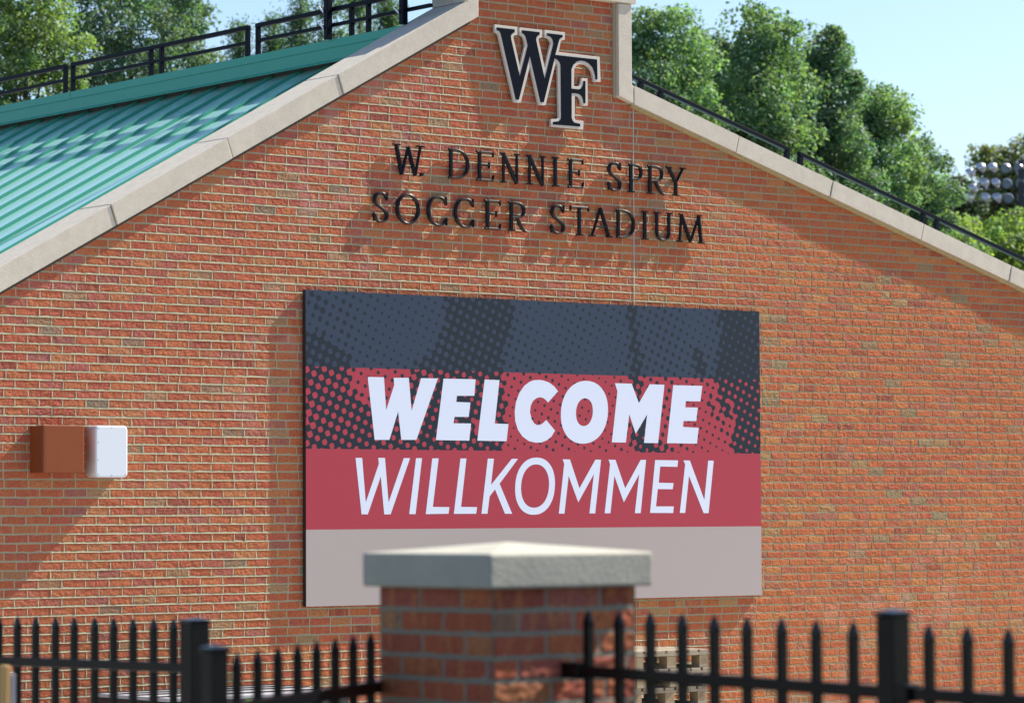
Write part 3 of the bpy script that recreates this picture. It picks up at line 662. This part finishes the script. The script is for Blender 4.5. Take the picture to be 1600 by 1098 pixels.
# ------------------------------------------------------------------ picket fences
def picket(t, x_, y_, ztip, dirv=(0, 1), w_=.017):
    d = Vector((dirv[0], dirv[1], 0)).normalized(); n_ = Vector((-d.y, d.x, 0)); h = w_/2; m = MB(); c_ = Vector((x_, y_, 0))
    ring = lambda z_, k_, k2_: [c_+d*sx*h*k_+n_*sy*h*k2_+Vector((0, 0, z_)) for sx, sy in ((-1, -1), (1, -1), (1, 1), (-1, 1))]
    lv = [ring(GZ+.06, 1, 1), ring(ztip-.050, 1, 1), ring(ztip-.036, 1.12, .95), ring(ztip-.012, .55, .55), ring(ztip, .12, .12)]
    vs = [p for r_ in lv for p in r_]; f = [(3, 2, 1, 0), (16, 17, 18, 19)]
    for k in range(4):
        for j_ in range(4): f.append((k*4+j_, k*4+(j_+1) % 4, k*4+4+(j_+1) % 4, k*4+4+j_))
    m.add(vs, f); return m.build('picket', M_black, t, bevel=.003, seg=3)
def post(t, x_, y_, zt, w_, nm='post'):
    p = MB().box(x_-w_/2, x_+w_/2, y_-w_/2, y_+w_/2, GZ, zt-.016).build(nm, M_black, t, bevel=.003)
    c_ = MB(); k = w_/2+.004
    c_.box(x_-k, x_+k, y_-k, y_+k, zt-.0155, zt-.005); c_.add([(x_-k, y_-k, zt-.005), (x_+k, y_-k, zt-.005), (x_+k, y_+k, zt-.005), (x_-k, y_+k, zt-.005), (x_, y_, zt+.004)], [(0, 1, 4), (1, 2, 4), (2, 3, 4), (3, 0, 4)])
    o = c_.build('post_cap', M_black, t, bevel=.003); mw = o.location.copy(); o.parent = p; return p
# right: from the pillar's front face straight towards the viewer
fr = thing('picket_fence', 'black steel picket fence running forward from the brick pillar to the right', 'fence', (PCX, -14.9, GZ), 'black steel picket fences')
def fx(px): return on_x(px, 960, PCX)[1]
ya, yb = PCY-PH-.006, fx(1760)
ys_ = [fx(p) for p in (919.5, 967.5, 1016, 1066, 1116, 1167, 1221, 1275, 1333, 1451, 1511, 1575)]
stp = ys_[-1]-ys_[-2]
ys_ += [ys_[-1]+stp*k for k in (1, 2)]
ztip = lambda y_: 1.388-.0095*(ys_[0]-y_)
zr_ = lambda y_: 1.228-.0115*(ys_[0]-y_)
for y_ in ys_: picket(fr, PCX, y_, ztip(y_), (0, 1), .0235)
def rail(t, a_, b_, w_=.030, h_=.030): return MB().bar(a_, b_, w_, h_).build('rail', M_black, t, bevel=.003)
pyr = fx(1395)
rail(fr, (PCX, ya, zr_(ya)-.018), (PCX, pyr+.027, zr_(pyr)-.018), .028, .034); rail(fr, (PCX, pyr-.027, zr_(pyr)-.018), (PCX, yb, zr_(yb)-.018), .028, .034)
rail(fr, (PCX, ya, GZ+.20), (PCX, pyr+.027, GZ+.20), .03, .034); rail(fr, (PCX, pyr-.027, GZ+.20), (PCX, yb, GZ+.20), .03, .034)
post(fr, PCX, pyr, 1.408, .062)
br = MB(); br.box(PCX-.022, PCX+.022, ya-.075, ya+.003, zr_(ya)-.042, zr_(ya)+.006); br.build('wall_bracket', M_black, fr, bevel=.004)
bz = zr_(pyr)
b2 = MB(); b2.box(PCX-.030, PCX+.030, pyr-.075, pyr-.028, bz-.040, bz+.006); b2.build('rail_bracket', M_black, fr, bevel=.004)
# far left
L0 = at(148, 963, 12.3); LX = L0[0]
fl_ = thing('picket_fence', 'black steel picket fence panel at the far left with a taller square end post', 'fence', (LX, L0[1], GZ), 'black steel picket fences')
fxl = lambda px: on_x(px, 963, LX)[1]
yl = [fxl(p) for p in (-31, -2, 27.3, 55.8, 86.7, 116, 148, 177.5, 208, 240, 271)]
zt_l = lambda px: on_x(px, 962+(px-27)*.013, LX)[2]
for p_, y_ in zip((-31, -2, 27.3, 55.8, 86.7, 116, 148, 177.5, 208, 240, 271), yl): picket(fl_, LX, y_, zt_l(p_), (0, 1), .024)
pyl = fxl(304)
rail(fl_, (LX, yl[0]+.3, zt_l(-31)-.178), (LX, pyl+.034, zt_l(304)-.178), .03, .036); rail(fl_, (LX, yl[0]+.3, GZ+.2), (LX, pyl+.034, GZ+.2), .03, .036)
post(fl_, LX, pyl, on_x(304, 966, LX)[2], .077)
# gate leaf between the left post and the pillar
G0 = at(370, 1018, 8.75); G1 = at(579, 987, 9.72)
gt = thing('picket_gate', 'lower black picket gate leaf between the left fence post and the brick pillar', 'gate', (G0[0], G0[1], GZ))
gd = (G1-G0)[:2]; gl = np.hypot(*gd); gd = gd/gl
for k in range(9):
    p_ = G0+(G1-G0)*k/7.0
    if k < 8: picket(gt, p_[0], p_[1], G0[2]+(G1[2]-G0[2])*k/7.0, gd, .0225)
pe = G0-np.array([*(gd*.205), 0]); pf = G1+np.array([*(gd*.26), 0])
rz_ = lambda q_, h_: (q_[0], q_[1], h_)
rail(gt, rz_(pe+np.array([*(gd*.03), 0]), 1.148), rz_(pf, 1.153), .034, .038); rail(gt, rz_(pe+np.array([*(gd*.03), 0]), GZ+.2), rz_(pf, GZ+.2), .034, .038)
gp = at(336, 1008, 8.45)
post(gt, gp[0], gp[1], gp[2], .052, 'end_post')

# ------------------------------------------------------------------ pallets beside the wall
M_wood = mat('weathered_pine', (.30, .25, .18), .85, noise=(14, .7, (.20, .165, .115)))
M_woodd = mat('pallet_block_wood', (.27, .20, .115), .85, noise=(20, .6, (.18, .13, .075)))
M_stamp = mat('burnt_stamp', (.16, .12, .09), .9)
PNAMES = ['topmost wooden pallet of the stack by the wall, with a broken front board', 'wooden pallet second from the top of the stack by the wall', 'wooden pallet third from the top of the stack by the wall', 'wooden pallet fourth from the top of the stack by the wall', 'wooden pallet second from the bottom of the stack', 'bottom wooden pallet of the stack, resting on the paving']
px0, px1, py0, py1 = 17.20, 18.00, -1.32, -.12
for k in range(6):
    zb = GZ+.005+(5-k)*.1468; jx = (0, .02, -.012, .01, -.01, .005)[k]; jy = (0, -.012, .01, 0, .008, 0)[k]
    t = thing('wooden_pallet', PNAMES[k], 'pallet', ((px0+px1)/2+jx, (py0+py1)/2+jy, zb), 'wooden pallets stacked by the wall')
    a_, b_ = px0+jx, px1+jx; c_, d_ = py0+jy, py1+jy
    rr = random.Random(k)
    for (s0, s1) in ((a_, a_+.10), ((a_+b_)/2-.05, (a_+b_)/2+.05), (b_-.10, b_)):
        MB().box(s0, s1, c_, d_, zb, zb+.021).build('base_board', M_wood, t, bevel=.002)
        for (q0, q1) in ((c_+.001, c_+.10), ((c_+d_)/2-.07, (c_+d_)/2+.07), (d_-.10, d_-.001)):
            MB().box(s0+.001, s1-.001, q0, q1, zb+.0215, zb+.099).build('block', M_woodd, t, bevel=.002)
    for (q0, q1) in ((c_, c_+.145), ((c_+d_)/2-.07, (c_+d_)/2+.07), (d_-.145, d_)):
        MB().box(a_, b_, q0, q1, zb+.0995, zb+.1205).build('stringer_board', M_wood, t, bevel=.002)
    yb_ = c_-.004; n_ = 7
    for i_ in range(n_):
        s0 = a_+(b_-a_-.095)*i_/(n_-1); dz_ = rr.uniform(0, .003)
        e_ = c_ if not (k == 0 and i_ == 4) else c_+.0
        MB().box(s0, s0+.095, e_, d_, zb+.121, zb+.1425+dz_).build('deck_board', M_wood, t, bevel=.002)
    st_ = MB(); cxs, czs = b_-.05, zb+.060
    for i_ in range(20):
        t0, t1_ = 2*math.pi*i_/20, 2*math.pi*(i_+1)/20
        st_.add([(cxs+.028*math.cos(t0), yb_+.0035, czs+.028*math.sin(t0)), (cxs+.028*math.cos(t1_), yb_+.0035, czs+.028*math.sin(t1_)), (cxs+.024*math.cos(t1_), yb_+.0035, czs+.024*math.sin(t1_)), (cxs+.024*math.cos(t0), yb_+.0035, czs+.024*math.sin(t0))], [(0, 1, 2, 3)])
    for dx_ in (-.012, .002, .012): st_.add([(cxs+dx_-.002, yb_+.0035, czs-.012), (cxs+dx_+.003, yb_+.0035, czs-.012), (cxs+dx_+.003, yb_+.0035, czs+.012), (cxs+dx_-.002, yb_+.0035, czs+.012)], [(0, 1, 2, 3)])
    st_.build('burnt_stamp', M_stamp, t)

# ------------------------------------------------------------------ black crate with pale lid
cr = thing('flat_crate', 'low black crate with pale lid crossed by black straps, in front of the brick wall', 'crate', (13.4, -1.1, GZ))
M_cb = mat('black_plastic', (.012, .012, .015), .5)
MB().box(12.62, 14.18, -1.62, -.62, GZ+.005, .375).build('crate_body', M_cb, cr, bevel=.01)
MB().box(12.60, 14.20, -1.64, -.60, .376, .402).build('lid', mat('pale_lid', (.34, .34, .37), .6, noise=(6, .5, (.26, .26, .29))), cr, bevel=.004)
for q0 in (-1.50, -1.18, -.95, -.72): MB().bar((12.60, q0, .4075), (14.2, q0+.10, .4075), .035, .006).build('strap', M_cb, cr)
bt = MB().box(13.25, 13.31, -1.665, -1.645, .27, .37).build('green_label', mat('green_sticker', (.10, .40, .06), .5), cr)
bt = MB().box(13.42, 13.62, -1.665, -1.645, .25, .35).build('blue_label', mat('blue_sticker', (.03, .12, .5), .5), cr)
# timber post behind the far left fence
tp = at(9, 1045, 11.2)
bp_ = thing('timber_board', 'upright tan timber board with grey edge behind the far left pickets', 'board', (tp[0], tp[1], GZ))
MB().box(tp[0]-.020, tp[0]+.002, tp[1]-.03, tp[1]+.012, GZ, 1.16).build('board', mat('tan_timber', (.45, .27, .09), .7), bp_, bevel=.003)
MB().box(tp[0]+.0025, tp[0]+.022, tp[1]-.030, tp[1]+.012, GZ, 1.13).build('edge_strip', mat('grey_strip', (.22, .22, .26), .6), bp_, bevel=.002)

# ------------------------------------------------------------------ trees
def leaf_mat(name):
    m = bpy.data.materials.new(name); m.use_nodes = True; n = m.node_tree; b = n.nodes['Principled BSDF']; b.inputs['Roughness'].default_value = .6
    b.inputs['Specular IOR Level'].default_value = .25
    a = n.nodes.new('ShaderNodeAttribute'); a.attribute_name = 'leaf'
    tr = n.nodes.new('ShaderNodeBsdfTranslucent'); mx = n.nodes.new('ShaderNodeMixShader'); mx.inputs[0].default_value = .40
    g_ = n.nodes.new('ShaderNodeMix'); g_.data_type = 'RGBA'; g_.blend_type = 'MULTIPLY'; g_.inputs[0].default_value = 1; g_.inputs[7].default_value = (1.5, 1.6, .5, 1)
    n.links.new(a.outputs['Color'], g_.inputs[6]); n.links.new(g_.outputs[2], tr.inputs['Color']); n.links.new(a.outputs['Color'], b.inputs['Base Color'])
    out = n.nodes['Material Output']; n.links.new(b.outputs[0], mx.inputs[1]); n.links.new(tr.outputs[0], mx.inputs[2]); n.links.new(mx.outputs[0], out.inputs[0])
    return m
M_leaf = leaf_mat('leaves')
def tree(name, label, px, ptop, pbot, wpx, Z, seed, col, n_cl, n_lf, lsz, cl_r, taper=1.0, group='trees beyond the building', lean=0):
    """crown spans ptop..pbot (photo measure) and is wpx wide at distance Z"""
    rs = np.random.RandomState(seed)
    c0 = at(px, (ptop+pbot)/2, Z); top = at(px, ptop, Z)[2]; bot = at(px, pbot, Z)[2]; R = wpx/2/FPX*Z; H = (top-bot)/2
    t = thing(name, label, 'tree', (c0[0], c0[1], GZ), group)
    cen = []; n_cl = int(n_cl*1.5)
    while len(cen) < n_cl:
        p = rs.uniform(-1, 1, 3); r_ = float((np.abs(p)**2.7).sum()**(1/2.7))
        if r_ > 1 or r_ < .35: continue
        k = 1-(1-taper)*max(0, (p[2]+1)/2)
        cen.append([c0[0]+p[0]*R*k, c0[1]+p[1]*R*k, (top+bot)/2+p[2]*(H-cl_r*.5)])
    cen = np.array(cen); rad_ = cl_r*.78*rs.uniform(.45, 1.2, n_cl)
    idx = rs.randint(0, n_cl, n_lf); dirs = rs.normal(0, 1, (n_lf, 3)); dirs /= np.linalg.norm(dirs, axis=1)[:, None]
    rr = rad_[idx]*rs.uniform(.3, 1.05, n_lf)**.5; pos = cen[idx]+dirs*rr[:, None]*np.array([1, 1, .8])
    nrm = dirs*.7+rs.normal(0, .6, (n_lf, 3))+np.array([0, 0, .35]); nrm /= np.linalg.norm(nrm, axis=1)[:, None]
    a = np.cross(nrm, rs.normal(0, 1, (n_lf, 3))); a /= np.linalg.norm(a, axis=1)[:, None]; b = np.cross(nrm, a)
    s = (lsz*rs.uniform(.5, 1.25, n_lf))[:, None]
    v = np.stack([pos-a*s*.5, pos+b*s*.32, pos+a*s*.5, pos-b*s*.32], 1).reshape(-1, 3); q = np.arange(n_lf*4).reshape(-1, 4)
    tint = (rs.uniform(.75, 1.25, n_cl)[idx]*rs.uniform(.7, 1.3, n_lf))[:, None]; cc = np.array(col)[None, :]*tint
    cc[:, 0] *= rs.uniform(.85, 1.12, n_cl)[idx]; c4 = np.concatenate([np.repeat(cc, 4, 0), np.ones((n_lf*4, 1))], 1)
    fast_mesh('crown', v, q, M_leaf, t, c4, 'leaf')
    tr = MB(); r0 = max(.12, R*.07)
    tr.cyl((c0[0], c0[1], GZ-.05), (c0[0], c0[1], bot+H*.6), r0, r0*.6, n=10); tr.cyl((c0[0], c0[1], bot+H*.6), (c0[0], c0[1], top-H*.25), r0*.6, r0*.15, n=8)
    for k in range(0, n_cl, max(1, n_cl//18)):
        p = cen[k]; zs0 = bot+H*.2+rs.rand()*(max(.1, min(p[2], top-H*.4)-bot-H*.2)); tr.cyl((c0[0], c0[1], min(zs0, p[2])), tuple(p), r0*.30, r0*.06, n=6)
    tr.build('trunk', M_bark, t)
    return t
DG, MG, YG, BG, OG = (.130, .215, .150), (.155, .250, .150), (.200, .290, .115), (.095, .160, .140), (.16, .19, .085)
# right side group
tree('broad_tree', 'leafy green tree whose crown touches the upright coping stone', 1040, -6, 600, 190, 66, 1, MG, 180, 64000, .10, .60, .85)
tree('broad_tree', 'tallest green tree right of the gable, its crown reaching the picture top', 1186, -14, 600, 190, 68, 2, MG, 190, 60000, .10, .58, .8)
tree('broad_tree', 'dense green tree with pointed top right of the tallest tree', 1300, 24, 600, 160, 70, 3, DG, 150, 46000, .10, .55, .7)
tree('broad_tree', 'dark green tree stepping down towards the floodlights', 1378, 118, 600, 150, 72, 4, MG, 120, 34000, .10, .55, .7)
tree('broad_tree', 'smaller green tree low beside the sloping handrail, last before the dark gap', 1440, 192, 600, 120, 74, 5, DG, 90, 24000, .10, .5, .75)
tree('broad_tree', 'dark tree filling the gap behind the two nearest crowns right of the gable', 1122, 22, 600, 170, 80, 13, BG, 110, 26000, .13, .75, .9)
tree('broad_tree', 'dark tree behind the pointed crown, seen through its gaps', 1250, 34, 600, 150, 82, 14, BG, 110, 26000, .13, .75, .9)
tree('broad_tree', 'dark tree standing directly left of the floodlights', 1488, 240, 600, 112, 120, 6, (.045, .085, .055), 70, 16000, .16, .7, .9)
tree('broad_tree', 'olive topped tree rising behind the middle of the floodlight rack', 1545, 216, 600, 110, 150, 7, OG, 90, 22000, .20, .9, .9)
tree('broad_tree', 'olive topped tree at the right edge behind the floodlights', 1618, 200, 600, 110, 150, 8, OG, 90, 22000, .20, .9, .9)
tree('bushy_tree', 'bright yellow green bushy tree below the floodlights at the right edge', 1560, 322, 600, 200, 92, 9, YG, 130, 32000, .13, .65, 1.0)
tree('bushy_tree', 'bright green bushy tree behind the lower handrail, left of the floodlights', 1480, 326, 600, 130, 90, 10, YG, 90, 20000, .13, .6, 1.0)
tree('broad_tree', 'low green tree just behind the lower right coping stones', 1400, 310, 640, 260, 84, 12, MG, 110, 24000, .12, .6, 1.0)
# left side group
tree('broad_tree', 'yellow green sunlit tree at the far left edge above the green roof', 40, -60, 420, 190, 58, 21, (.150, .225, .110), 130, 36000, .095, .58, 1.0)
tree('broad_tree', 'dark bluish green tree between the yellow green tree and the open sky', 205, -90, 420, 240, 66, 22, (.105, .170, .130), 150, 36000, .10, .60, 1.0)
tree('broad_tree', 'thin dark tree above the middle railing panel, fading into open sky', 300, -60, 420, 110, 70, 26, (.105, .170, .130), 50, 11000, .10, .50, .8)
def pine(label, px, ptop, wpx, Z, seed):
    rs = np.random.RandomState(seed); top = at(px, ptop, Z); R = wpx/2/FPX*Z
    t = thing('pine_tree', label, 'tree', (top[0], top[1], GZ), 'sparse pines behind the roof railing')
    H = 5.5; pos = []; nl = 0; tr = MB(); tr.cyl((top[0], top[1], GZ), (top[0], top[1], top[2]-.2), .16, .03, n=8)
    cen = []
    for k in range(46):
        f = rs.rand(); z_ = top[2]-f*H; r_ = R*(.15+.95*f**.7)*rs.uniform(.4, 1.1); an = rs.uniform(0, 6.283)
        p = (top[0]+r_*math.cos(an), top[1]+r_*math.sin(an), z_); cen.append(p); tr.cyl((top[0], top[1], z_-.25*r_), p, .025, .008, n=5)
    cen = np.array(cen); n_lf = 7000; idx = rs.randint(0, len(cen), n_lf); pos = cen[idx]+rs.normal(0, .17, (n_lf, 3))*np.array([1, 1, .75])
    nrm = rs.normal(0, 1, (n_lf, 3)); nrm /= np.linalg.norm(nrm, axis=1)[:, None]; a = np.cross(nrm, rs.normal(0, 1, (n_lf, 3))); a /= np.linalg.norm(a, axis=1)[:, None]; b = np.cross(nrm, a)
    s = .13; v = np.stack([pos-a*s*.5, pos+b*s*.14, pos+a*s*.5, pos-b*s*.14], 1).reshape(-1, 3)
    cc = np.array([.085, .155, .095])[None, :]*rs.uniform(.7, 1.3, (n_lf, 1)); c4 = np.concatenate([np.repeat(cc, 4, 0), np.ones((n_lf*4, 1))], 1)
    fast_mesh('crown', v, np.arange(n_lf*4).reshape(-1, 4), M_leaf, t, c4, 'leaf'); tr.build('trunk', M_bark, t)
pine('small sparse pine in the gap left of the third railing panel', 375, 33, 46, 84, 41)
pine('sparse pine just right of the gap between railing panels', 428, 30, 40, 84, 42)
pine('sparse pine left of the tall clamped roof pole', 470, -8, 56, 80, 43)
pine('fuller pine directly behind the left clamped roof pole', 515, -40, 70, 78, 44)
pine('pine between the two clamped roof poles', 562, -30, 62, 80, 45)
pine('slender pine directly left of the roof pole nearest the coping', 606, 2, 44, 82, 46)

# ------------------------------------------------------------------ stadium floodlights
FZ = 118
fb = at(1597, 330, FZ)
fld = thing('stadium_floodlights', 'rack of round stadium floodlights in three rows on a dark mast at the right edge', 'floodlights', (fb[0], fb[1], GZ))
M_dish = mat('lamp_aluminium', (.55, .56, .60), .35, metal=.75)
M_glass = mat('lamp_glass', (.16, .24, .30), .10, spec=.8)
M_mast = mat('dark_mast', (.02, .025, .035), .5)
MB().cyl((fb[0], fb[1], GZ), (fb[0], fb[1], at(1597, 250, FZ)[2]), .16, .13, n=14).build('mast', M_mast, fld)
back = Vector(CF); back.z = 0; back.normalize(); rgt = Vector(CR); rgt.z = 0; rgt.normalize()
rows = [(262, (1514, 1531, 1549, 1571, 1591, 1611, 1631)), (286, (1519, 1536, 1554, 1573, 1594, 1613, 1633)), (309, (1512, 1538, 1556, 1575, 1596, 1615, 1635))]
for ry, lxs in rows:
    a_ = Vector(at(lxs[0], ry+6, FZ))+back*.25; b_ = Vector(at(lxs[-1], ry+6, FZ))+back*.25
    MB().bar(a_, b_, .06).build('crossarm', M_mast, fld)
    for li, lx in enumerate(lxs):
        y_off = 8 if (li == 0 and ry != 309) else 0
        c_ = Vector(at(lx, ry+2+y_off, FZ)); ax = ((back*.45-rgt*.75+Vector((0, 0, -.75))) if li < 3 else (-back*.75-rgt*.35+Vector((0, 0, -.55)))).normalized()
        R_ = .175; e1 = ax.orthogonal().normalized(); e2 = ax.cross(e1); m = MB(); vs = []; n_ = 16; lv = 7
        for i_ in range(lv):
            f_ = i_/(lv-1); r_ = R_*math.sqrt(max(0, 1-(1-f_)**2))+.02; cc_ = c_-ax*(.24*(1-f_))
            for k in range(n_):
                t_ = 2*math.pi*k/n_; vs.append(cc_+(e1*math.cos(t_)+e2*math.sin(t_))*r_)
        fs = [(i_*n_+k, i_*n_+(k+1) % n_, (i_+1)*n_+(k+1) % n_, (i_+1)*n_+k) for i_ in range(lv-1) for k in range(n_)]
        fs.append(tuple(range(n_-1, -1, -1))); m.add(vs, fs)
        lamp = m.build('lamp_dish', M_dish, fld, smooth=True)
        MB().cyl(c_-ax*.012, c_-ax*.005, R_*.97, n=16).build('lamp_glass', M_glass, fld).parent = lamp
        # visor over the upper half
